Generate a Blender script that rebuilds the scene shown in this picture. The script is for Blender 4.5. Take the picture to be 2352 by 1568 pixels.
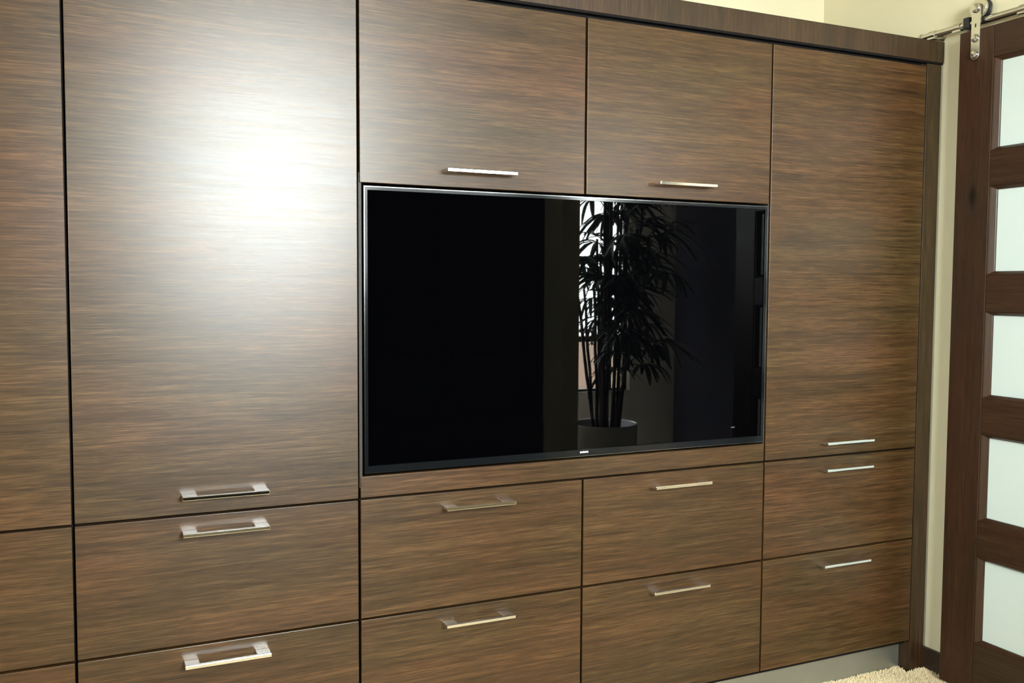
import bpy, bmesh, math, random
from mathutils import Vector, Matrix

for o in list(bpy.data.objects):
    bpy.data.objects.remove(o, do_unlink=True)
scene = bpy.context.scene
COL = scene.collection
random.seed(7)

# ------------------------------------------------------------------ camera
cam_data = bpy.data.cameras.new('camera')
cam = bpy.data.objects.new('camera', cam_data)
COL.objects.link(cam)
cam_data.sensor_width = 36.0
cam_data.lens = 32.606
cam_data.clip_start = 0.05
R_ = Vector((0.908952, -0.416869, 0.005122))
U_ = Vector((0.019793, 0.055423, 0.998267))
F_ = Vector((0.416431, 0.907275, -0.058628))
m = Matrix.Identity(4)
for i in range(3):
    m[i][0] = R_[i]; m[i][1] = U_[i]; m[i][2] = -F_[i]
m.translation = Vector((-0.6106, -2.2376, 1.3050))
cam.matrix_world = m
scene.camera = cam

# ------------------------------------------------------------------ sky, exposure
world = bpy.data.worlds.new('overcast_sky')
scene.world = world
world.use_nodes = True
bg = world.node_tree.nodes['Background']
bg.inputs['Color'].default_value = (0.96, 1.0, 1.0, 1)
bg.inputs['Strength'].default_value = 76.0
vs = scene.view_settings
vs.view_transform = 'Standard'
vs.look = 'None'
vs.gamma = 1.0
vs.use_curve_mapping = False
vs.exposure = 0.0

# room measures (metres); cabinet fronts lie in the plane y = 0
XW = 1.985          # right wall
YB = 0.563          # wall behind the cabinets
YF = -3.20          # wall behind the photographer
XL = -2.80          # left wall
ZC = 2.90           # ceiling
WT = 0.12           # wall thickness
XH = 3.42           # far wall of the hall
YH = -3.60          # window wall of the hall
OP0, OP1, OPZ = -0.98, -2.70, 2.10   # opening in the right wall
W1 = (-0.26, 0.95, 1.32, 2.52)       # window in the wall behind the photographer
W2 = (2.15, 3.03, 0.53, 2.55)        # window of the hall
W3 = (1.04, 1.94, 1.97, 2.14)        # unseen transom above the bookcase, added to whiten the handle reflections
W4 = (-1.95, -1.20, 1.00, 1.85)      # unseen window added to light the right wall from the left (y range)

def portal(name, x0, x1, z0, z1, y, left=False):
    l = bpy.data.lights.new(name, 'AREA')
    l.shape = 'RECTANGLE'; l.size = x1 - x0; l.size_y = z1 - z0
    l.cycles.is_portal = True
    o = bpy.data.objects.new(name, l)
    COL.objects.link(o)
    o.location = ((x0 + x1) / 2, y, (z0 + z1) / 2)
    o.rotation_euler = (math.radians(90), 0, 0)     # -Z axis of the lamp points to +y (into the room)
    if left:
        o.location = (y, (x0 + x1) / 2, (z0 + z1) / 2)
        o.rotation_euler = (math.radians(90), 0, math.radians(-90))   # points to +x
    return o
portal('window_portal', *W1, YF - WT - 0.01)
portal('added_transom_portal', *W3, YF - WT - 0.01)
portal('added_left_portal', *W4, XL - WT - 0.01, left=True)
portal('hall_window_portal', *W2, YH - WT - 0.01)

# ------------------------------------------------------------------ materials
def mat(name):
    mt = bpy.data.materials.new(name); mt.use_nodes = True
    nt = mt.node_tree
    return mt, nt, nt.nodes['Principled BSDF']

def simple(name, col, rough=0.5, metal=0.0, spec=0.5, noise=0.0, scale=20.0, bump=0.0):
    mt, nt, b = mat(name)
    b.inputs['Roughness'].default_value = rough
    b.inputs['Metallic'].default_value = metal
    b.inputs['Specular IOR Level'].default_value = spec
    tc = nt.nodes.new('ShaderNodeTexCoord')
    nz = nt.nodes.new('ShaderNodeTexNoise')
    nz.inputs['Scale'].default_value = scale; nz.inputs['Detail'].default_value = 6
    nt.links.new(tc.outputs['Object'], nz.inputs['Vector'])
    mx = nt.nodes.new('ShaderNodeMix'); mx.data_type = 'RGBA'
    mx.inputs['A'].default_value = (*[c * (1 - noise) for c in col], 1)
    mx.inputs['B'].default_value = (*[min(1, c * (1 + noise)) for c in col], 1)
    nt.links.new(nz.outputs['Fac'], mx.inputs['Factor'])
    nt.links.new(mx.outputs['Result'], b.inputs['Base Color'])
    if bump:
        bp = nt.nodes.new('ShaderNodeBump'); bp.inputs['Strength'].default_value = bump
        bp.inputs['Distance'].default_value = 0.002
        nt.links.new(nz.outputs['Fac'], bp.inputs['Height'])
        nt.links.new(bp.outputs['Normal'], b.inputs['Normal'])
    return mt

def veneer(name, cols, along='x', rough=0.335, aniso=0.38, spec=0.48, contrast=0.86, blotch=(1.14, 0.97, 0.90), blotch2=(0.93, 1.0, 0.90), fine=1.0):
    """Straight-grained wood veneer: long thin streaks along one axis, slow drifts of hue, satin lacquer."""
    mt, nt, b = mat(name)
    N, L = nt.nodes.new, nt.links.new
    tc = N('ShaderNodeTexCoord'); oi = N('ShaderNodeObjectInfo')
    off = N('ShaderNodeVectorMath'); off.operation = 'SCALE'
    off.inputs[0].default_value = (37.0, 11.0, 53.0)
    L(oi.outputs['Random'], off.inputs['Scale'])
    add = N('ShaderNodeVectorMath'); add.operation = 'ADD'
    L(tc.outputs['Object'], add.inputs[0]); L(off.outputs[0], add.inputs[1])
    # slight waviness of the grain
    wv = N('ShaderNodeTexNoise'); wv.inputs['Scale'].default_value = 2.2; wv.inputs['Detail'].default_value = 2
    L(add.outputs[0], wv.inputs['Vector'])
    wsub = N('ShaderNodeVectorMath'); wsub.operation = 'SUBTRACT'; wsub.inputs[1].default_value = (0.5, 0.5, 0.5)
    L(wv.outputs['Color'], wsub.inputs[0])
    wsc = N('ShaderNodeVectorMath'); wsc.operation = 'SCALE'; wsc.inputs['Scale'].default_value = 0.012
    L(wsub.outputs[0], wsc.inputs[0])
    add2 = N('ShaderNodeVectorMath'); add2.operation = 'ADD'
    L(add.outputs[0], add2.inputs[0]); L(wsc.outputs[0], add2.inputs[1])
    def streak(lo, hi, detail, rgh):
        mp = N('ShaderNodeMapping')
        mp.inputs['Scale'].default_value = {'x': (lo, hi, hi), 'z': (hi, hi, lo), 'y': (hi, lo, hi)}[along]
        L(add2.outputs[0], mp.inputs['Vector'])
        nz = N('ShaderNodeTexNoise'); nz.inputs['Scale'].default_value = 1.0
        nz.inputs['Detail'].default_value = detail; nz.inputs['Roughness'].default_value = rgh
        L(mp.outputs[0], nz.inputs['Vector'])
        return nz.outputs['Fac']
    s1 = streak(3.5, 135.0, 5, 0.65)       # broad streaks
    s2 = streak(11.0, 420.0 * fine, 3, 0.7)  # fine pores
    s3 = streak(1.0, 24.0, 3, 0.5)         # slow bands
    s4 = streak(16.0, 460.0 * fine, 1, 0.5)  # sparse dark pores
    def madd(a, k, c):
        n = N('ShaderNodeMath'); n.operation = 'MULTIPLY_ADD'; L(a, n.inputs[0])
        n.inputs[1].default_value = k
        if isinstance(c, float): n.inputs[2].default_value = c
        else: L(c, n.inputs[2])
        return n.outputs[0]
    k = contrast
    v = madd(s1, 0.82 * k, madd(s2, 1.2 * k, madd(s3, 0.45 * k, 0.5 - 0.5 * (2.47 * k))))
    cr = N('ShaderNodeValToRGB'); L(v, cr.inputs['Fac'])
    cr.color_ramp.elements[0].position = 0.12; cr.color_ramp.elements[0].color = (*cols[0], 1)
    cr.color_ramp.elements[1].position = 0.88; cr.color_ramp.elements[1].color = (*cols[2], 1)
    e = cr.color_ramp.elements.new(0.5); e.color = (*cols[1], 1)
    # drifting red and olive zones
    bl = N('ShaderNodeTexNoise'); bl.inputs['Scale'].default_value = 1.0; bl.inputs['Detail'].default_value = 4
    mpb = N('ShaderNodeMapping'); mpb.inputs['Scale'].default_value = {'x': (1.8, 5, 5), 'z': (5, 5, 1.8), 'y': (5, 1.8, 5)}[along]
    L(add.outputs[0], mpb.inputs['Vector']); L(mpb.outputs[0], bl.inputs['Vector'])
    br = N('ShaderNodeValToRGB'); L(bl.outputs['Fac'], br.inputs['Fac'])
    br.color_ramp.elements[0].position = 0.34; br.color_ramp.elements[0].color = (*[c / 1.2 for c in blotch2], 1)
    br.color_ramp.elements[1].position = 0.66; br.color_ramp.elements[1].color = (*[c / 1.2 for c in blotch], 1)
    mx = N('ShaderNodeMix'); mx.data_type = 'RGBA'; mx.blend_type = 'MULTIPLY'; mx.inputs['Factor'].default_value = 1.0
    L(cr.outputs['Color'], mx.inputs['A']); L(br.outputs['Color'], mx.inputs['B'])
    gn = N('ShaderNodeMix'); gn.data_type = 'RGBA'; gn.blend_type = 'MULTIPLY'; gn.inputs['Factor'].default_value = 1.0
    L(mx.outputs['Result'], gn.inputs['A']); gn.inputs['B'].default_value = (1.2, 1.2, 1.2, 1)
    pr = N('ShaderNodeMapRange'); pr.inputs['From Min'].default_value = 0.66; pr.inputs['From Max'].default_value = 0.74
    pr.inputs['To Min'].default_value = 1.2; pr.inputs['To Max'].default_value = 0.62
    L(s4, pr.inputs['Value']); L(pr.outputs[0], gn.inputs['B'])
    L(gn.outputs['Result'], b.inputs['Base Color'])
    rr = N('ShaderNodeMapRange'); rr.inputs['To Min'].default_value = rough - 0.05; rr.inputs['To Max'].default_value = rough + 0.05
    L(s1, rr.inputs['Value']); L(rr.outputs[0], b.inputs['Roughness'])
    b.inputs['Specular IOR Level'].default_value = spec
    b.inputs['Anisotropic'].default_value = aniso
    tg = N('ShaderNodeTangent'); tg.direction_type = 'RADIAL'; tg.axis = 'Z'
    b.inputs['Anisotropic Rotation'].default_value = 0.25
    if aniso: L(tg.outputs[0], b.inputs['Tangent'])
    bp = N('ShaderNodeBump'); bp.inputs['Strength'].default_value = 0.10; bp.inputs['Distance'].default_value = 0.0008
    L(s2, bp.inputs['Height']); L(bp.outputs['Normal'], b.inputs['Normal'])
    return mt

CAB = [(0.0082, 0.0040, 0.0013), (0.0450, 0.0228, 0.0078), (0.114, 0.061, 0.0235)]
M = {}
M['veneer'] = veneer('walnut_veneer_horizontal', CAB)
M['veneer_v'] = veneer('walnut_veneer_vertical_shaded', [tuple(c * 0.62 for c in k) for k in CAB], along='z', aniso=0.0, rough=0.42)  # darkened walnut: shade on the filler is put into the colour
M['carcass'] = simple('black_melamine', (0.006, 0.005, 0.005), 0.7, spec=0.1)
M['niche'] = simple('dark_niche_board', (0.02, 0.014, 0.010), 0.6, noise=0.2)
M['chrome'] = simple('polished_chrome', (0.95, 0.95, 0.95), 0.07, metal=1.0)
M['steel'] = simple('brushed_steel', (0.62, 0.60, 0.54), 0.24, metal=1.0, noise=0.06, scale=60)
M['alu'] = simple('brushed_aluminium', (0.41, 0.42, 0.37), 0.38, metal=0.85, noise=0.05, scale=40)
M['screen'] = simple('switched_off_screen', (0.0005, 0.0005, 0.0007), 0.012, spec=0.22)
M['bezel'] = simple('gloss_black_bezel', (0.005, 0.006, 0.007), 0.12, spec=0.42)
M['tvtrim'] = simple('polished_dark_metal', (0.20, 0.20, 0.20), 0.16, metal=1.0)
M['white_ink'] = simple('white_print', (0.85, 0.85, 0.85), 0.5)
M['mark_grey'] = simple('plain_grey', (0.04, 0.04, 0.04), 0.5)
M['wall'] = simple('cream_wall_paint', (0.68, 0.635, 0.445), 0.75, spec=0.25, noise=0.015, scale=6, bump=0.03)
M['hall_wall'] = simple('pale_grey_hall_paint', (0.80, 0.78, 0.74), 0.75, spec=0.25, noise=0.015, scale=6)
M['ceiling'] = simple('white_ceiling_paint', (0.85, 0.83, 0.76), 0.85, spec=0.2, noise=0.01)
M['slate'] = simple('dark_slate_wall_paint', (0.035, 0.037, 0.05), 0.8, spec=0.2, noise=0.03)
M['carpet'] = simple('cream_carpet', (0.72, 0.595, 0.385), 0.95, spec=0.1, noise=0.18, scale=120, bump=0.6)
DOORW = [(0.015, 0.0072, 0.0035), (0.030, 0.0146, 0.0070), (0.051, 0.0260, 0.0125)]
def knotty():
    """Stained alder stile with one dark knot."""
    mt = veneer('stained_alder_vertical', DOORW, along='z', aniso=0.0, rough=0.4, spec=0.28, contrast=0.8, blotch=(1.2, 0.95, 0.85), blotch2=(0.9, 0.97, 1.0), fine=0.6)
    nt = mt.node_tree; N, L = nt.nodes.new, nt.links.new
    b = nt.nodes['Principled BSDF']
    src = b.inputs['Base Color'].links[0].from_socket
    tc = N('ShaderNodeTexCoord')
    mp = N('ShaderNodeMapping'); mp.inputs['Location'].default_value = (0, 0.005 * 55, -1.575 * 24)
    mp.inputs['Scale'].default_value = (0, 55, 24)
    L(tc.outputs['Object'], mp.inputs['Vector'])
    ln = N('ShaderNodeVectorMath'); ln.operation = 'LENGTH'; L(mp.outputs[0], ln.inputs[0])
    nz = N('ShaderNodeTexNoise'); nz.inputs['Scale'].default_value = 30; L(tc.outputs['Object'], nz.inputs['Vector'])
    ad = N('ShaderNodeMath'); ad.operation = 'ADD'; L(ln.outputs['Value'], ad.inputs[0]); L(nz.outputs['Fac'], ad.inputs[1])
    mr = N('ShaderNodeMapRange'); mr.inputs['From Min'].default_value = 0.7; mr.inputs['From Max'].default_value = 1.6
    mr.inputs['To Min'].default_value = 0.2; mr.inputs['To Max'].default_value = 1.0
    L(ad.outputs[0], mr.inputs['Value'])
    mx = N('ShaderNodeMix'); mx.data_type = 'RGBA'; mx.blend_type = 'MULTIPLY'; mx.inputs['Factor'].default_value = 1
    L(src, mx.inputs['A']); L(mr.outputs[0], mx.inputs['B']); L(mx.outputs['Result'], b.inputs['Base Color'])
    return mt
M['alder_knot'] = knotty()
M['alder'] = veneer('stained_alder_upright', DOORW, along='z', aniso=0.0, rough=0.4, spec=0.28, contrast=0.8, fine=0.6)
M['alder_h'] = veneer('stained_alder_crosswise', DOORW, along='y', aniso=0.0, rough=0.4, spec=0.28, contrast=0.8, fine=0.6)
M['bead'] = veneer('stained_alder_bead', [tuple(c * 1.1 for c in k) for k in DOORW], along='z', aniso=0.0, rough=0.34, spec=0.35, contrast=0.6)
M['frost'] = simple('white_frosted_glass', (0.56, 0.635, 0.60), 0.35, spec=0.5, noise=0.01, scale=4)
M['base'] = simple('dark_stained_baseboard', (0.030, 0.017, 0.011), 0.4, noise=0.2, scale=30)
M['rubber'] = simple('black_rubber', (0.008, 0.008, 0.009), 0.5)
M['darkwood'] = veneer('espresso_bookcase_wood', [(0.004, 0.003, 0.002), (0.008, 0.005, 0.004), (0.014, 0.009, 0.006)], along='z', aniso=0.0, rough=0.55, spec=0.2)
M['winframe'] = simple('bronze_window_frame', (0.02, 0.018, 0.016), 0.45, noise=0.1)
M['whiteframe'] = simple('white_window_frame', (0.75, 0.74, 0.70), 0.5, noise=0.02)
M['pot'] = simple('glazed_white_pot', (0.80, 0.81, 0.86), 0.15, noise=0.03, scale=8)
M['soil'] = simple('potting_soil', (0.02, 0.014, 0.010), 0.95, noise=0.4, scale=60, bump=0.8)
M['leaf'] = simple('palm_leaf', (0.022, 0.055, 0.018), 0.45, noise=0.3, scale=9)
M['cane'] = simple('fibrous_cane', (0.035, 0.026, 0.015), 0.85, noise=0.4, scale=70, bump=0.7)
M['stucco'] = simple('pinkish_stucco', (0.50, 0.37, 0.30), 0.9, noise=0.06, scale=5, bump=0.3)
M['paper'] = simple('white_paper', (0.75, 0.75, 0.78), 0.7, noise=0.03)
def paneglass():
    mt, nt, b = mat('clear_window_pane')
    nt.nodes.remove(b)
    out = nt.nodes['Material Output']
    tr = nt.nodes.new('ShaderNodeBsdfTransparent'); tr.inputs['Color'].default_value = (0.95, 0.97, 0.96, 1)
    gl = nt.nodes.new('ShaderNodeBsdfGlossy'); gl.inputs['Roughness'].default_value = 0.02
    fr = nt.nodes.new('ShaderNodeFresnel'); fr.inputs['IOR'].default_value = 1.45
    mx = nt.nodes.new('ShaderNodeMixShader')
    nt.links.new(fr.outputs[0], mx.inputs[0]); nt.links.new(tr.outputs[0], mx.inputs[1]); nt.links.new(gl.outputs[0], mx.inputs[2])
    nt.links.new(mx.outputs[0], out.inputs['Surface'])
    return mt
M['pane'] = paneglass()

# ------------------------------------------------------------------ mesh helpers
WORLD = {}      # world origin of every object (no object is rotated)
def link(o, origin, parent=None):
    COL.objects.link(o)
    origin = Vector(origin)
    WORLD[o.name] = origin
    if parent is not None:
        o.parent = parent
        o.location = origin - WORLD[parent.name]
    else:
        o.location = origin
    return o

def tag(o, label=None, cat=None, group=None, kind=None):
    if label: o['label'] = label
    if cat: o['category'] = cat
    if group: o['group'] = group
    if kind: o['kind'] = kind
    return o

def thing(name, loc, label, cat, group=None):
    o = bpy.data.objects.new(name, None); o.empty_display_size = 0.1
    link(o, loc)
    return tag(o, label, cat, group)

def add_box(bm, x0, x1, y0, y1, z0, z1, bevel=0.0, seg=2):
    vs_ = [bm.verts.new((x, y, z)) for x in (x0, x1) for y in (y0, y1) for z in (z0, z1)]
    q = [(0, 1, 3, 2), (4, 6, 7, 5), (0, 4, 5, 1), (2, 3, 7, 6), (0, 2, 6, 4), (1, 5, 7, 3)]
    fs = [bm.faces.new([vs_[i] for i in f]) for f in q]
    if bevel:
        es = list({e for f in fs for e in f.edges})
        bmesh.ops.bevel(bm, geom=es, offset=bevel, segments=seg, profile=0.5, affect='EDGES')
    return vs_

def add_tube(bm, p0, p1, r0, r1=None, n=16, caps=True):
    r1 = r0 if r1 is None else r1
    p0, p1 = Vector(p0), Vector(p1)
    d = (p1 - p0).normalized()
    a = d.orthogonal().normalized(); c = d.cross(a)
    ra = [bm.verts.new(p0 + (a * math.cos(t) + c * math.sin(t)) * r0) for t in [2 * math.pi * i / n for i in range(n)]]
    rb = [bm.verts.new(p1 + (a * math.cos(t) + c * math.sin(t)) * r1) for t in [2 * math.pi * i / n for i in range(n)]]
    for i in range(n):
        bm.faces.new((ra[i], ra[(i + 1) % n], rb[(i + 1) % n], rb[i]))
    if caps:
        bm.faces.new(ra[::-1]); bm.faces.new(rb)

def add_lathe(bm, prof, centre, axis, n=32, close=False):
    """profile: list of (radius, offset along axis)"""
    centre = Vector(centre); d = Vector(axis).normalized()
    a = d.orthogonal().normalized(); c = d.cross(a)
    rings = []
    for r, h in prof:
        if r < 1e-6:
            rings.append([bm.verts.new(centre + d * h)])
        else:
            rings.append([bm.verts.new(centre + d * h + (a * math.cos(2 * math.pi * i / n) + c * math.sin(2 * math.pi * i / n)) * r) for i in range(n)])
    for A, B in zip(rings, rings[1:]):
        for i in range(n):
            j = (i + 1) % n
            if len(A) == 1 and len(B) == 1: continue
            if len(A) == 1: bm.faces.new((A[0], B[j], B[i]))
            elif len(B) == 1: bm.faces.new((A[i], A[j], B[0]))
            else: bm.faces.new((A[i], A[j], B[j], B[i]))

def add_prism(bm, pts, ext, bevel=0.0):
    """pts: closed outline (3D), ext: extrusion vector"""
    ext = Vector(ext)
    A = [bm.verts.new(Vector(p)) for p in pts]
    B = [bm.verts.new(Vector(p) + ext) for p in pts]
    fs = [bm.faces.new(A[::-1]), bm.faces.new(B)]
    n = len(A)
    for i in range(n):
        fs.append(bm.faces.new((A[i], A[(i + 1) % n], B[(i + 1) % n], B[i])))
    bmesh.ops.recalc_face_normals(bm, faces=fs)
    if bevel:
        es = list({e for f in fs for e in f.edges})
        bmesh.ops.bevel(bm, geom=es, offset=bevel, segments=2, profile=0.5, affect='EDGES')

def obj(name, bm, material, parent=None, origin=None, smooth=False):
    """links the bmesh (built in world coordinates) as one object whose origin is at its base"""
    bmesh.ops.recalc_face_normals(bm, faces=bm.faces[:])
    if origin is None:
        xs = [v.co.x for v in bm.verts]; ys = [v.co.y for v in bm.verts]; zs = [v.co.z for v in bm.verts]
        origin = ((min(xs) + max(xs)) / 2, (min(ys) + max(ys)) / 2, min(zs))
    origin = Vector(origin)
    for v in bm.verts: v.co -= origin
    me = bpy.data.meshes.new(name)
    bm.to_mesh(me); bm.free()
    if smooth:
        me.polygons.foreach_set('use_smooth', [True] * len(me.polygons))
        try: me.set_sharp_from_angle(angle=math.radians(35))
        except Exception: pass
    me.materials.append(M[material] if isinstance(material, str) else material)
    o = bpy.data.objects.new(name, me)
    return link(o, origin, parent)

def box(name, material, b, parent=None, bevel=0.0, seg=2, smooth=False):
    bm = bmesh.new(); add_box(bm, *b, bevel=bevel, seg=seg)
    return obj(name, bm, material, parent, smooth=smooth)

def boxes(name, material, bs, parent=None, bevel=0.0):
    bm = bmesh.new()
    for b in bs: add_box(bm, *b, bevel=bevel)
    return obj(name, bm, material, parent)

def struct(o, label, cat=None):
    o['kind'] = 'structure'
    return tag(o, label, cat)

# ------------------------------------------------------------------ room shell
struct(box('floor', 'carpet', (XL, XW + WT, YF, YB, -0.05, 0.0)), 'cream pile carpet running up to the cabinet toe kick', 'floor')
struct(box('floor_hall', 'carpet', (XW + WT, XH, YH, YB, -0.05, 0.0)), 'cream carpet of the hall beyond the sliding door', 'floor')
struct(box('ceiling', 'ceiling', (XL - WT, XH + WT, YH - WT, YB + WT, ZC, ZC + 0.1)), 'white painted ceiling above the room and hall', 'ceiling')
struct(box('wall_back', 'wall', (XL - WT, XW, YB, YB + WT, 0, ZC)), 'cream painted wall behind and above the wood cabinets', 'wall')
a, b, c, d = W4
struct(boxes('wall_left', 'wall', [(XL - WT, XL, YF, a, 0, ZC), (XL - WT, XL, b, YB, 0, ZC), (XL - WT, XL, a, b, 0, c), (XL - WT, XL, a, b, d, ZC)]), 'cream painted wall at the left end of the room', 'wall')
struct(boxes('wall_right', 'wall', [(XW, XW + WT, OP0, YB, 0, ZC), (XW, XW + WT, OP1, OP0, OPZ, ZC), (XW, XW + WT, YF - WT, OP1, 0, ZC)]),
       'cream painted wall behind the sliding barn door', 'wall')
def wall_with_window(name, x0, x1, y, ws, label, paint='wall'):
    bs, left = [], x0
    for a, b, c, d in ws:
        bs += [(left, a, y - WT, y, 0, ZC), (a, b, y - WT, y, 0, c), (a, b, y - WT, y, d, ZC)]; left = b
    o = boxes(name, paint, bs + [(left, x1, y - WT, y, 0, ZC)])
    return struct(o, label, 'wall')
wall_with_window('wall_front', XL - WT, XW, YF, [W1, W3], 'cream wall with a high window facing the cabinets')
wall_with_window('wall_hall_front', XW + WT, XH + WT, YH, [W2], 'pale grey hall wall with the window behind the potted palm', 'hall_wall')
struct(box('wall_hall_right', 'hall_wall', (XH + 0.02, XH + WT, YH, YB + WT, 0, ZC)), 'pale grey wall on the far side of the hall', 'wall')
struct(box('trim_1', 'slate', (XH, XH + 0.0195, YH + 0.001, YB - 0.001, 0.001, 1.96), bevel=0.003), 'dark slate panelling on the far wall of the hall', 'panelling')
struct(box('wall_hall_back', 'hall_wall', (XW + WT, XH, YB, YB + WT, 0, ZC)), 'pale grey wall closing the end of the hall', 'wall')
struct(box('baseboard_right', 'base', (XW - 0.014, XW - 0.0005, OP0 + 0.002, YB - 0.002, 0.001, 0.083), bevel=0.002), 'dark stained baseboard between cabinet end and barn door', 'baseboard')

def window(name, w, y, label, vbars, hbars, frame):
    a, b, c, d = w
    t = 0.035; y0, y1 = y - 0.085, y - 0.045
    root = boxes(name, frame, [(a, a + t, y0, y1, c, d), (b - t, b, y0, y1, c, d), (a + t, b - t, y0, y1, c, c + t), (a + t, b - t, y0, y1, d - t, d)])
    struct(root, label, 'window')
    xs = [a + t] + sorted(vbars) + [b - t]; zs = [c + t] + sorted(hbars) + [d - t]
    for x in vbars: box('mullion', frame, (x - 0.016, x + 0.016, y0 + 0.003, y1 - 0.003, c + t, d - t), root)
    for z in hbars: box('glazing_bar', frame, (a + t, b - t, y0 + 0.004, y1 - 0.004, z - 0.02, z + 0.02), root)
    for x0, x1 in zip(xs, xs[1:]):
        for z0, z1 in zip(zs, zs[1:]):
            box('pane', 'pane', (x0 + 0.001, x1 - 0.001, y - 0.066, y - 0.062, z0 + 0.001, z1 - 0.001), root)
    box('window_sill', 'whiteframe', (a + 0.002, b - 0.002, y - 0.043, y + 0.012, c + 0.001, c + 0.02), root, bevel=0.003)
    return root
window('window_1', W1, YF, 'high bright window that glares on the tall cabinet door', [], [], 'whiteframe')
window('added_window_3', W3, YF, 'unseen low wide transom window added above the dark bookcase', [1.30, 1.60], [], 'whiteframe')
window('window_2', W2, YH, 'window with dark bars behind the potted palm', [2.885], [0.93, 1.51], 'winframe')

def side_window(name, w, x, label):
    a, b, c, d = w
    t = 0.04; x0, x1 = x - 0.085, x - 0.045
    root = boxes(name, 'whiteframe', [(x0, x1, a, a + t, c, d), (x0, x1, b - t, b, c, d), (x0, x1, a + t, b - t, c, c + t), (x0, x1, a + t, b - t, d - t, d)])
    struct(root, label, 'window')
    ym = (a + b) / 2
    box('mullion', 'whiteframe', (x0 + .003, x1 - .003, ym - 0.02, ym + 0.02, c + t, d - t), root)
    for y0, y1 in ((a + t, ym - 0.02), (ym + 0.02, b - t)):
        box('pane', 'pane', (x - 0.066, x - 0.062, y0 + .001, y1 - .001, c + t + .001, d - t - .001), root)
    box('window_sill', 'whiteframe', (x - 0.043, x + 0.015, a + .002, b - .002, c + .001, c + .02), root, bevel=0.003)
side_window('added_window_4', W4, XL, 'unseen window added in the left wall to light the room sideways')

# outdoors beyond the windows
struct(box('ground_outside', 'stucco', (-12, 14, -16, YH - WT - 0.02, -0.25, -0.15)), 'pinkish paved ground outside the windows', 'ground')
struct(box('ground_left', 'stucco', (-12, XL - WT - 0.02, YH - WT - 0.02, 8, -0.25, -0.15)), 'pinkish paved ground outside the left window', 'ground')
struct(box('wall_garden', 'stucco', (-8, 12, -7.2, -7.0, -0.15, 0.75)), 'low pinkish stucco garden wall seen through hall window', 'wall')

# ------------------------------------------------------------------ cabinets
Z0, Z1, Z2, ZA, ZT = 0.114, 0.467, 0.774, 1.556, 2.036
X = [-1.281, -0.646, 0.0, 0.6355, 1.270, 1.9055]
G = 0.0030
TH = 0.019

def handle_mesh():
    bm = bmesh.new()
    L, d, leg, bar, h = 0.195, 0.036, 0.033, 0.009, 0.0085
    x = L / 2
    pts = [(-x, 0, 0), (-x, -d, 0), (x, -d, 0), (x, 0, 0), (x - leg, 0, 0), (x - leg, -d + bar, 0), (-x + leg, -d + bar, 0), (-x + leg, 0, 0)]
    add_prism(bm, pts, (0, 0, h), bevel=0.0011)
    for v in bm.verts: v.co.z -= h / 2
    bmesh.ops.recalc_face_normals(bm, faces=bm.faces[:])
    me = bpy.data.meshes.new('pull_handle'); bm.to_mesh(me); bm.free()
    me.materials.append(M['chrome'])
    return me
HANDLE = handle_mesh()

def front(kind, x0, x1, z0, z1, unit, handle_z=None, gl=G, gr=G, label=None, turn=0.0):
    o = box(kind, 'veneer', (x0 + gl, x1 - gr, 0.0, TH, z0 + G, z1 - G), unit, bevel=0.0012)
    if handle_z is not None:
        h = bpy.data.objects.new('handle', HANDLE)
        link(h, ((x0 + x1) / 2, -0.0003, handle_z), o)
        tag(h, 'polished chrome bar handle')
    if label: tag(o, label)
    o.rotation_euler.z = turn          # fronts hang a fraction of a degree out of true
    return o

def tall_unit(x0, x1, label, gl, gr, turn=0.0):
    xc = (x0 + x1) / 2
    u = thing('tall_cabinet', (xc, 0.28, 0.0), label, 'cabinet', 'wall of walnut cabinets')
    boxes('carcass', 'carcass', [(x0 + 0.001, x1 - 0.001, TH + 0.002, YB - 0.004, 0.10, 2.0375),
                                 (x0 + 0.001, x1 - 0.001, 0.0192, YB - 0.004, 2.0375, 2.108)], u)
    front('door', x0, x1, Z2, ZT, u, 0.8195, gl, gr, turn=turn)
    front('drawer', x0, x1, Z1, Z2, u, 0.7345, gl, gr)
    front('drawer', x0, x1, Z0, Z1, u, 0.4275, gl, gr)
    return u
tall_unit(X[0], X[1], 'tall walnut cabinet cut off by the left picture edge', G, 0.0035)
tall_unit(X[1], X[2], 'tall walnut cabinet left of the television with bright window glare', 0.0025, 0.0033, turn=-0.006)
tall_unit(X[4], X[5], 'tall walnut cabinet right of the television beside the cream wall', G, 0.0012)

u = thing('media_cabinet', (0.635, 0.28, 0.0), 'wide walnut cabinet framing the television with drawers below', 'cabinet', 'wall of walnut cabinets')
x0, x1 = X[2], X[4]
box('carcass', 'carcass', (x0 + 0.001, x1 - 0.001, TH + 0.002, YB - 0.004, 0.10, 0.80), u)
boxes('carcass', 'carcass', [(x0 + 0.001, x1 - 0.001, TH + 0.002, YB - 0.004, 1.585, 2.0375),
                             (x0 + 0.001, x1 - 0.001, 0.0192, YB - 0.004, 2.0375, 2.108)], u)
boxes('niche_lining', 'niche', [(x0 + 0.001, x0 + 0.0085, 0.003, YB - 0.004, 0.802, 1.583), (x1 - 0.005, x1 - 0.001, 0.003, YB - 0.004, 0.802, 1.583),
                                (x0 + 0.009, x1 - 0.0055, 0.20, 0.215, 0.802, 1.583)], u)
front('door', x0, X[3], ZA, ZT, u, 1.5985, 0.003, G, turn=0.006)
front('door', X[3], x1, ZA, ZT, u, 1.5985)
front('panel', x0, x1, Z2, 0.833, u, None, 0.003, G, label='narrow wood strip under the television')
front('drawer', x0, X[3], Z1, Z2, u, 0.7345, 0.003, G)
front('drawer', X[3], x1, Z1, Z2, u, 0.7345)
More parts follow.
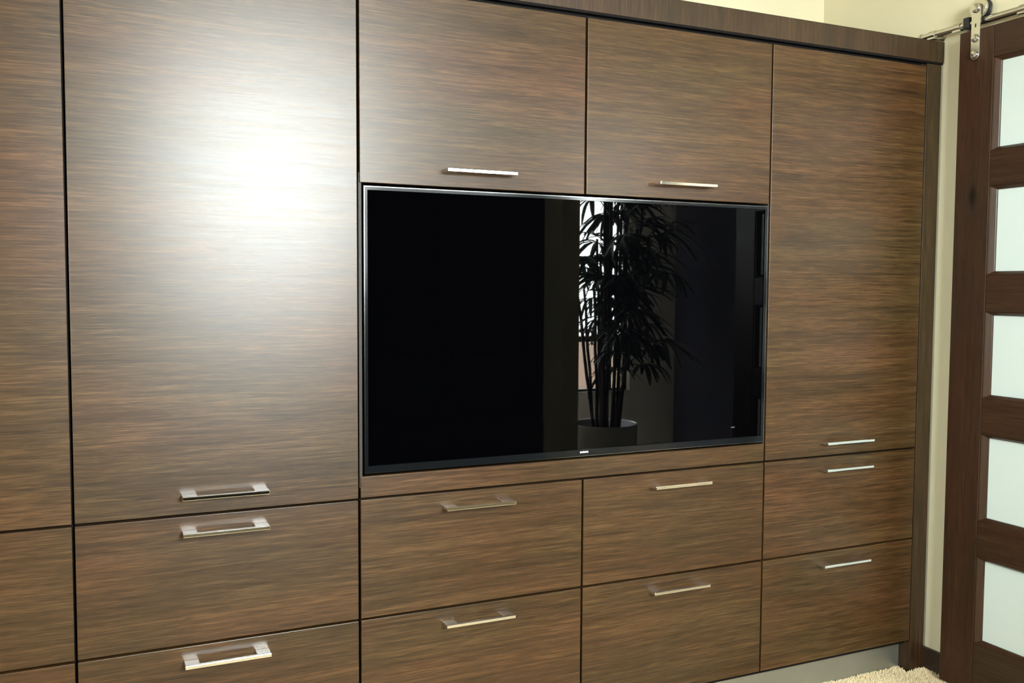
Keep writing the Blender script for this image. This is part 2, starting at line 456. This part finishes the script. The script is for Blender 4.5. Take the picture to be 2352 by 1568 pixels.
front('drawer', x0, X[3], Z0, Z1, u, 0.4275, 0.003, G)
front('drawer', X[3], x1, Z0, Z1, u, 0.4275)

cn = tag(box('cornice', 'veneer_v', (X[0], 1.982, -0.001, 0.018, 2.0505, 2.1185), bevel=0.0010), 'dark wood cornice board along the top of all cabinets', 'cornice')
box('added_gap_shade', 'carcass', (X[0], 1.9795, 0.0005, 0.018, 2.0445, 2.0503), cn)  # black strip added so the shaded gap under the cornice turns dark
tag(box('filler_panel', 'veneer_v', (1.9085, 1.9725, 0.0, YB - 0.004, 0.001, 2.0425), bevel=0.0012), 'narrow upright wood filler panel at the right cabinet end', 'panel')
tag(box('toe_kick', 'alu', (X[0], 1.9065, 0.044, 0.056, 0.001, 0.0985)), 'grey aluminium toe kick recessed under the drawers', 'toe kick')

# ------------------------------------------------------------------ television
TX0, TX1, TZ0, TZ1 = 0.0135, 1.2635, 0.8365, 1.5515
tv = thing('television', (0.64, 0.03, TZ0), 'large black flat television set flush into the walnut cabinets', 'television')
def ring(bm, b0, b1, y0, y1):
    (ax, bx_, az, bz), (cx, dx, cz, dz) = b0, b1
    for b in ((ax, cx, y0, y1, az, bz), (dx, bx_, y0, y1, az, bz), (cx, dx, y0, y1, az, cz), (cx, dx, y0, y1, dz, bz)):
        add_box(bm, *b)
bm = bmesh.new(); ring(bm, (TX0, TX1, TZ0, TZ1), (TX0 + 0.0022, TX1 - 0.0022, TZ0 + 0.0022, TZ1 - 0.0022), -0.001, 0.045)
obj('edge_trim', bm, 'tvtrim', tv)
bm = bmesh.new(); ring(bm, (TX0 + 0.0023, TX1 - 0.0023, TZ0 + 0.0023, TZ1 - 0.0023), (TX0 + 0.0095, TX1 - 0.0095, TZ0 + 0.019, TZ1 - 0.0095), 0.0, 0.04)
obj('bezel', bm, 'bezel', tv)
box('screen', 'screen', (TX0 + 0.0096, TX1 - 0.0096, 0.003, 0.02, TZ0 + 0.0191, TZ1 - 0.0096), tv)
box('back_cover', 'carcass', (TX0 + 0.01, TX1 - 0.01, 0.046, 0.09, TZ0 + 0.01, TZ1 - 0.01), tv)
fc = bpy.data.curves.new('brand_lettering', 'FONT')
fc.body = 'SAMSUNG'; fc.size = 0.0072; fc.extrude = 0.0002; fc.align_x = 'CENTER'; fc.align_y = 'CENTER'; fc.offset = 0.00012
fo = bpy.data.objects.new('tmp', fc); COL.objects.link(fo)
bpy.context.view_layer.update()
me = bpy.data.meshes.new_from_object(fo.evaluated_get(bpy.context.evaluated_depsgraph_get()))
bpy.data.objects.remove(fo, do_unlink=True)
xs = [v.co.x for v in me.vertices]; kx = 0.026 / (max(xs) - min(xs))
for v in me.vertices: v.co = Vector((v.co.x * kx, -v.co.z, v.co.y))
me.materials.clear(); me.materials.append(M['white_ink'])
lo = bpy.data.objects.new('lettering', me)
link(lo, (0.6385, -0.0006, TZ0 + 0.0118), tv)
tag(lo, 'small white brand lettering on the lower bezel')
tag(box('screen_mark', 'mark_grey', (1.143, 1.157, 0.0022, 0.0028, 0.8855, 0.8895), tv), 'tiny grey mark at the lower right of the screen')  # thin grey box, a small mark on the screen

# ------------------------------------------------------------------ sliding barn door
DX0, DX1 = 1.925, 1.963            # front and back face
DY0, DY1 = -0.108, -0.985          # cabinet side and far side
DZ0, DZ1 = 0.022, 2.112
SW = 0.122
door = thing('door_1', (DX1, (DY0 + DY1) / 2, DZ0), 'dark wood sliding barn door with five white frosted glass panels', 'door')
door['kind'] = 'structure'
bm = bmesh.new(); add_box(bm, DX0, DX1, DY0 - SW, DY0, DZ0, DZ1, bevel=0.0012); obj('stile', bm, 'alder_knot', door)
bm = bmesh.new(); add_box(bm, DX0, DX1, DY1, DY1 + SW, DZ0, DZ1, bevel=0.0012); obj('stile', bm, 'alder', door)
BW = 0.018                          # bead width around a glass
glass_z = [(0.197, 0.452), (0.589, 0.842), (0.977, 1.225), (1.361, 1.612), (1.742, 2.003)]
ya, yb = DY1 + SW + 0.0006, DY0 - SW - 0.0006
BZ = 0.011
edges = [DZ0] + [z for a, b in glass_z for z in (a - BZ, b + BZ)] + [DZ1]
for k in range(0, len(edges), 2):
    bm = bmesh.new(); add_box(bm, DX0 + 0.0012, DX1 - 0.001, ya, yb, edges[k], edges[k + 1], bevel=0.0012)
    obj('rail', bm, 'alder_h', door)
for a, b in glass_z:
    # sloped bead: profile falls from the frame face back to the glass
    bm = bmesh.new()
    o_ = [(ya + .0006, a - BZ + .0006), (yb - .0006, a - BZ + .0006), (yb - .0006, b + BZ - .0006), (ya + .0006, b + BZ - .0006)]
    i_ = [(ya + BW, a), (yb - BW, a), (yb - BW, b), (ya + BW, b)]
    prof = [(DX0 + 0.0035, 0.0), (DX0 + 0.005, 0.25), (DX0 + 0.0135, 0.92), (DX0 + 0.0155, 1.0), (DX1 - 0.012, 1.0)]
    loops = [[bm.verts.new((px, oy + (iy - oy) * t, oz + (iz - oz) * t)) for (oy, oz), (iy, iz) in zip(o_, i_)] for px, t in prof]
    loops.append([bm.verts.new((DX1 - 0.012, oy, oz)) for (oy, oz) in o_])
    for A, B in zip(loops, loops[1:] + loops[:1]):
        for k in range(4): bm.faces.new((A[k], A[(k + 1) % 4], B[(k + 1) % 4], B[k]))
    obj('glass_bead', bm, 'bead', door)
    tag(box('glass_panel', 'frost', (DX0 + 0.019, DX0 + 0.025, ya + BW + .0005, yb - BW - .0005, a + .0005, b - .0005), door), 'white frosted glass panel')

# hangers of the door: strap, wheel behind it and three round bolts
RX, RZ, RR = 1.9440, 2.1395, 0.0115     # axis and radius of the rail tube
def hanger(yc):
    hx = DX0 - 0.0005
    bm = bmesh.new()
    wd, zt, zb = 0.0155, 2.176, 2.034
    pts = [(hx, yc + wd * math.cos(t), zt + wd * math.sin(t)) for t in [math.pi * i / 14 for i in range(15)]]
    pts += [(hx, yc + wd * math.cos(t), zb + wd * math.sin(t)) for t in [math.pi + math.pi * i / 14 for i in range(15)]]
    add_prism(bm, pts, (-0.006, 0, 0), bevel=0.0007)
    h = obj('hanger', bm, 'steel', door)
    tag(h, 'brushed steel strap hanger with round bolts')
    fx = hx - 0.006
    for z, r in ((zt, 0.0145), (2.084, 0.0125), (2.0345, 0.0125)):
        bm = bmesh.new(); add_lathe(bm, [(0.0, -0.0005), (r, -0.0005), (r, 0.003), (r * 0.86, 0.0068), (r * 0.5, 0.0085), (0, 0.009)], (fx, yc, z), (-1, 0, 0), 28)
        obj('bolt', bm, 'steel', h, smooth=True)
    bm = bmesh.new(); add_box(bm, fx - 0.0008, fx - 0.00005, yc - 0.0015, yc + 0.0022, 2.118, 2.129); obj('slot', bm, 'rubber', h)
    # grooved wheel that rides on the tube
    wz = RZ + RR + 0.0265
    bm = bmesh.new(); add_lathe(bm, [(0, -0.0175), (0.029, -0.0175), (0.030, -0.016), (0.030, -0.0095)], (RX, yc, wz), (1, 0, 0), 36); obj('wheel_flange', bm, 'steel', h, smooth=True)
    bm = bmesh.new(); add_lathe(bm, [(0.030, -0.0095), (0.0305, -0.009), (0.0268, -0.003), (0.0268, 0.003), (0.0305, 0.009), (0.030, 0.0095)], (RX, yc, wz), (1, 0, 0), 36); obj('wheel_tyre', bm, 'rubber', h, smooth=True)
    bm = bmesh.new(); add_lathe(bm, [(0.030, 0.0095), (0.030, 0.015), (0.029, 0.0165), (0, 0.0165)], (RX, yc, wz), (1, 0, 0), 36); obj('wheel_flange', bm, 'steel', h, smooth=True)
    bm = bmesh.new(); add_tube(bm, (fx + 0.006, yc, zt), (RX - 0.0176, yc, zt), 0.009, n=20); obj('axle', bm, 'steel', h, smooth=True)
hanger(-0.169)
hanger(-0.924)

rail = thing('sliding_door_rail', (RX, -1.2, RZ - RR), 'brushed steel rail on standoffs carrying the barn door', 'rail')
bm = bmesh.new(); add_tube(bm, (RX, 0.055, RZ), (RX, -2.50, RZ), RR, n=24); obj('tube', bm, 'steel', rail, smooth=True)
for yb_ in (0.012, -0.0865, -0.315, -0.95, -1.6, -2.44):
    bm = bmesh.new()
    # clamp plate under the tube, neck to the wall, round wall flange
    add_box(bm, RX - 0.013, RX + 0.013, yb_ - 0.016, yb_ + 0.016, RZ - 0.0165, RZ - 0.0085, bevel=0.002)
    add_tube(bm, (RX + 0.006, yb_, RZ - 0.004), (XW - 0.004, yb_, RZ - 0.004), 0.008, n=20)
    add_tube(bm, (XW - 0.005, yb_, RZ - 0.004), (XW - 0.0005, yb_, RZ - 0.004), 0.017, n=24)
    add_lathe(bm, [(RR + 0.0002, -0.013), (RR + 0.0026, -0.012), (RR + 0.0026, 0.012), (RR + 0.0002, 0.013)], (RX, yb_, RZ), (0, 1, 0), 24)
    obj('bracket', bm, 'steel', rail, smooth=True)
bm = bmesh.new()
add_box(bm, RX - 0.016, RX + 0.014, -0.136, -0.113, RZ - 0.015, RZ + 0.021, bevel=0.004)
tag(obj('end_stop', bm, 'rubber', rail), 'black rubber end stop')
bm = bmesh.new(); add_lathe(bm, [(0, 0.0), (0.014, 0.0), (0.014, 0.008), (0.010, 0.011), (0, 0.012)], (RX, 0.0552, RZ), (0, 1, 0), 24); obj('end_cap', bm, 'steel', rail, smooth=True)

# ------------------------------------------------------------------ carpet pile near the cabinets
def carpet_pile():
    rnd = random.Random(3)
    verts, faces = [], []
    def tuft(x, y, h, r):
        a = rnd.uniform(0, 6.28); lx, ly = rnd.uniform(-.006, .006), rnd.uniform(-.006, .006)
        i = len(verts)
        for k in range(3):
            t = a + k * 2.094
            verts.append((x + r * math.cos(t), y + r * math.sin(t), 0.0))
        for k in range(3):
            t = a + k * 2.094 + 0.5
            verts.append((x + lx * .6 + r * 1.15 * math.cos(t), y + ly * .6 + r * 1.15 * math.sin(t), h * 0.7))
        verts.append((x + lx, y + ly, h))
        for k in range(3):
            j = (k + 1) % 3
            faces.append((i + k, i + j, i + 3 + j, i + 3 + k)); faces.append((i + 3 + k, i + 3 + j, i + 6))
    n = 0
    while n < 26000:
        x = rnd.uniform(1.25, 1.968); y = rnd.uniform(-0.32, 0.040)
        if x > 1.897 and y > -0.006: continue
        lump = 0.5 + 0.5 * math.sin(x * 23 + 1.3) * math.cos(y * 31 + x * 9)
        e = min(1.0, (0.045 - y) / 0.06)
        tuft(x, y, (0.010 + 0.008 * lump) * (0.75 + 0.25 * e) + rnd.uniform(0, .004), rnd.uniform(.0016, .0028)); n += 1
    me = bpy.data.meshes.new('carpet_pile'); me.from_pydata(verts, [], faces); me.update()
    me.materials.append(M['carpet'])
    o = bpy.data.objects.new('carpet_pile', me); link(o, (0, 0, 0.0003))
    tag(o, 'short cream carpet tufts in front of the toe kick', 'carpet', kind='stuff')
carpet_pile()

# ------------------------------------------------------------------ behind the photographer (seen mirrored in the television)
bc = thing('bookcase', (1.39, -2.94, 0.0), 'dark wood bookcase reflected in the left of the television', 'bookcase')
bx0, bx1, by0, by1, bz = 0.80, 1.975, YF + 0.018, -2.93, 1.90
for xx in (bx0, (bx0 + bx1) / 2 - 0.0125, bx1 - 0.025): box('side_board', 'darkwood', (xx, xx + 0.025, by0 + 0.013, by1 + 0.0, 0.001, bz), bc, bevel=0.001)
for (a, b) in ((bx0 + 0.026, (bx0 + bx1) / 2 - 0.0135), ((bx0 + bx1) / 2 + 0.0135, bx1 - 0.026)):
    for z in (0.06, 0.48, 0.86, 1.22, 1.55, 1.875): box('shelf', 'darkwood', (a, b, by0 + 0.013, by1 - 0.006, z, z + 0.024), bc)
    box('door', 'darkwood', (a + .001, b - .001, by1 - 0.02 + 0.018, by1 + 0.016, 0.086, 0.478), bc, bevel=0.001)
box('back_board', 'darkwood', (bx0, bx1, by0, by0 + 0.012, 0.001, bz), bc)

cz = thing('credenza', (-0.2, -3.01, 0.0), 'low dark wood credenza under the bright window', 'credenza')
box('body', 'darkwood', (-0.95, 0.50, YF + 0.018, -2.862, 0.03, 0.72), cz, bevel=0.002)
box('top', 'darkwood', (-0.97, 0.52, YF + 0.018, -2.835, 0.7205, 0.75), cz, bevel=0.002)
box('plinth', 'darkwood', (-0.93, 0.48, YF + 0.03, -2.875, 0.001, 0.0295), cz)
for i in range(3): box('door', 'darkwood', (-0.945 + i * 0.48, -0.475 + i * 0.48, -2.8615, -2.843, 0.04, 0.71), cz, bevel=0.001)

# potted lady palm in the hall
PX, PY = 2.475, -3.02
palm = thing('potted_palm', (PX, PY, 0.0), 'tall lady palm in a white cylindrical pot mirrored in the television', 'plant')
bm = bmesh.new()
add_lathe(bm, [(0, 0.002), (0.195, 0.002), (0.205, 0.012), (0.2195, 0.40), (0.2195, 0.412), (0.2165, 0.416), (0.206, 0.412), (0.203, 0.33), (0.0, 0.33)], (PX, PY, 0), (0, 0, 1), 48)
tag(obj('pot', bm, 'pot', palm, smooth=True), 'white glazed cylinder pot')
bm = bmesh.new(); add_lathe(bm, [(0, 0.362), (0.10, 0.366), (0.2035, 0.355), (0.2035, 0.34), (0, 0.34)], (PX, PY, 0), (0, 0, 1), 40)
obj('soil', bm, 'soil', palm, smooth=True)

def frond_mesh(seed):
    rnd = random.Random(seed)
    bm = bmesh.new()
    nb = rnd.randint(7, 10)
    pet = rnd.uniform(0.16, 0.30)
    # petiole along +x, rising then level
    pts = [Vector((pet * t, 0, 0.10 * math.sin(t * 1.9))) for t in (0, .25, .5, .75, 1)]
    for a, b in zip(pts, pts[1:]): add_tube(bm, a, b, 0.0035, 0.003, n=5, caps=False)
    c = pts[-1]
    for k in range(nb):
        f = (k / (nb - 1) - 0.5) * 2
        ang = f * rnd.uniform(1.55, 1.75)
        L = rnd.uniform(0.22, 0.31) * (1 - 0.22 * abs(f)); w = rnd.uniform(0.013, 0.019)
        d = Vector((math.cos(ang), math.sin(ang), 0)); s = Vector((-d.y, d.x, 0))
        rise, droop = rnd.uniform(0.15, 0.4), rnd.uniform(0.5, 1.1)
        prev = None
        for q in range(6):
            t = q / 5
            p = c + d * (L * t * (1 - 0.12 * t * droop)) + Vector((0, 0, L * (rise * t - droop * t * t)))
            ww = w * (0.25 + 1.9 * t if t < 0.35 else (1.0 if t < 0.75 else 1.0 - (t - .75) * 2.6))
            ww = max(ww, 0.002)
            cur = [bm.verts.new(p + s * ww), bm.verts.new(p + Vector((0, 0, -0.35 * ww))), bm.verts.new(p - s * ww)]
            if prev:
                bm.faces.new((prev[0], cur[0], cur[1], prev[1])); bm.faces.new((prev[1], cur[1], cur[2], prev[2]))
            prev = cur
    me = bpy.data.meshes.new('frond'); bm.to_mesh(me); bm.free()
    me.materials.append(M['leaf'])
    return me
FRONDS = [frond_mesh(s) for s in range(8)]
rnd = random.Random(21)
for k in range(15):
    a = rnd.uniform(0, 6.28); r = 0.105 * math.sqrt(rnd.random())
    b0 = Vector((PX + r * math.cos(a), PY + r * math.sin(a), 0.35))
    H = 0.62 + 1.35 * ((k + 0.5) / 15) ** 0.8 + rnd.uniform(-.08, .08)
    lean = Vector((math.cos(a), math.sin(a), 0)) * rnd.uniform(0.02, 0.20)
    top = b0 + lean + Vector((0, 0, H))
    bm = bmesh.new(); npt = 7
    P = [b0.lerp(top, t / npt) + Vector((0.003 * math.sin(t * 2 + k), 0.003 * math.cos(t * 1.7 + k), 0)) for t in range(npt + 1)]
    P[0] = b0
    for i in range(npt): add_tube(bm, P[i], P[i + 1], 0.0125 - 0.0006 * i, 0.0119 - 0.0006 * i, n=8, caps=(i in (0, npt - 1)))
    obj('cane', bm, 'cane', palm, smooth=True)
    nf = int(3 + H * 2.0)
    for j in range(nf):
        t = 0.42 + 0.58 * (j + rnd.random() * 0.6) / nf
        t = min(t, 1.0)
        p = b0.lerp(top, t)
        for tries in range(30):
            az = rnd.uniform(0, 6.28); s = rnd.uniform(0.8, 1.08)
            ex = p.x + math.cos(az) * 0.52 * s; ey = p.y + math.sin(az) * 0.52 * s
            hw = 0.20 * s
            if min(ex, p.x) - hw * abs(math.sin(az)) > XW + WT + 0.03 and ey - hw * abs(math.cos(az)) > YH + 0.03: break
        else:
            continue
        o = bpy.data.objects.new('frond', rnd.choice(FRONDS))
        link(o, p, palm)
        o.rotation_euler = (rnd.uniform(-.25, .25), -rnd.uniform(-0.15, 0.55), az)
        o.scale = (s, s, s)

# dark sideboard against the slate wall of the hall
sb = thing('hall_sideboard', (3.25, -1.75, 0.0), 'dark wood sideboard along the slate panelling of the hall', 'sideboard')
box('body', 'darkwood', (3.10, XH - 0.002, -2.30, -1.10, 0.06, 0.86), sb, bevel=0.003)
box('top', 'darkwood', (3.08, XH - 0.002, -2.32, -1.08, 0.861, 0.89), sb, bevel=0.003)
for i in range(3): box('door', 'darkwood', (3.082, 3.099, -2.295 + i * 0.4, -1.905 + i * 0.4, 0.07, 0.85), sb, bevel=0.001)
for y in (-2.28, -1.16): box('foot', 'darkwood', (3.12, 3.40, y, y + 0.04, 0.001, 0.059), sb)
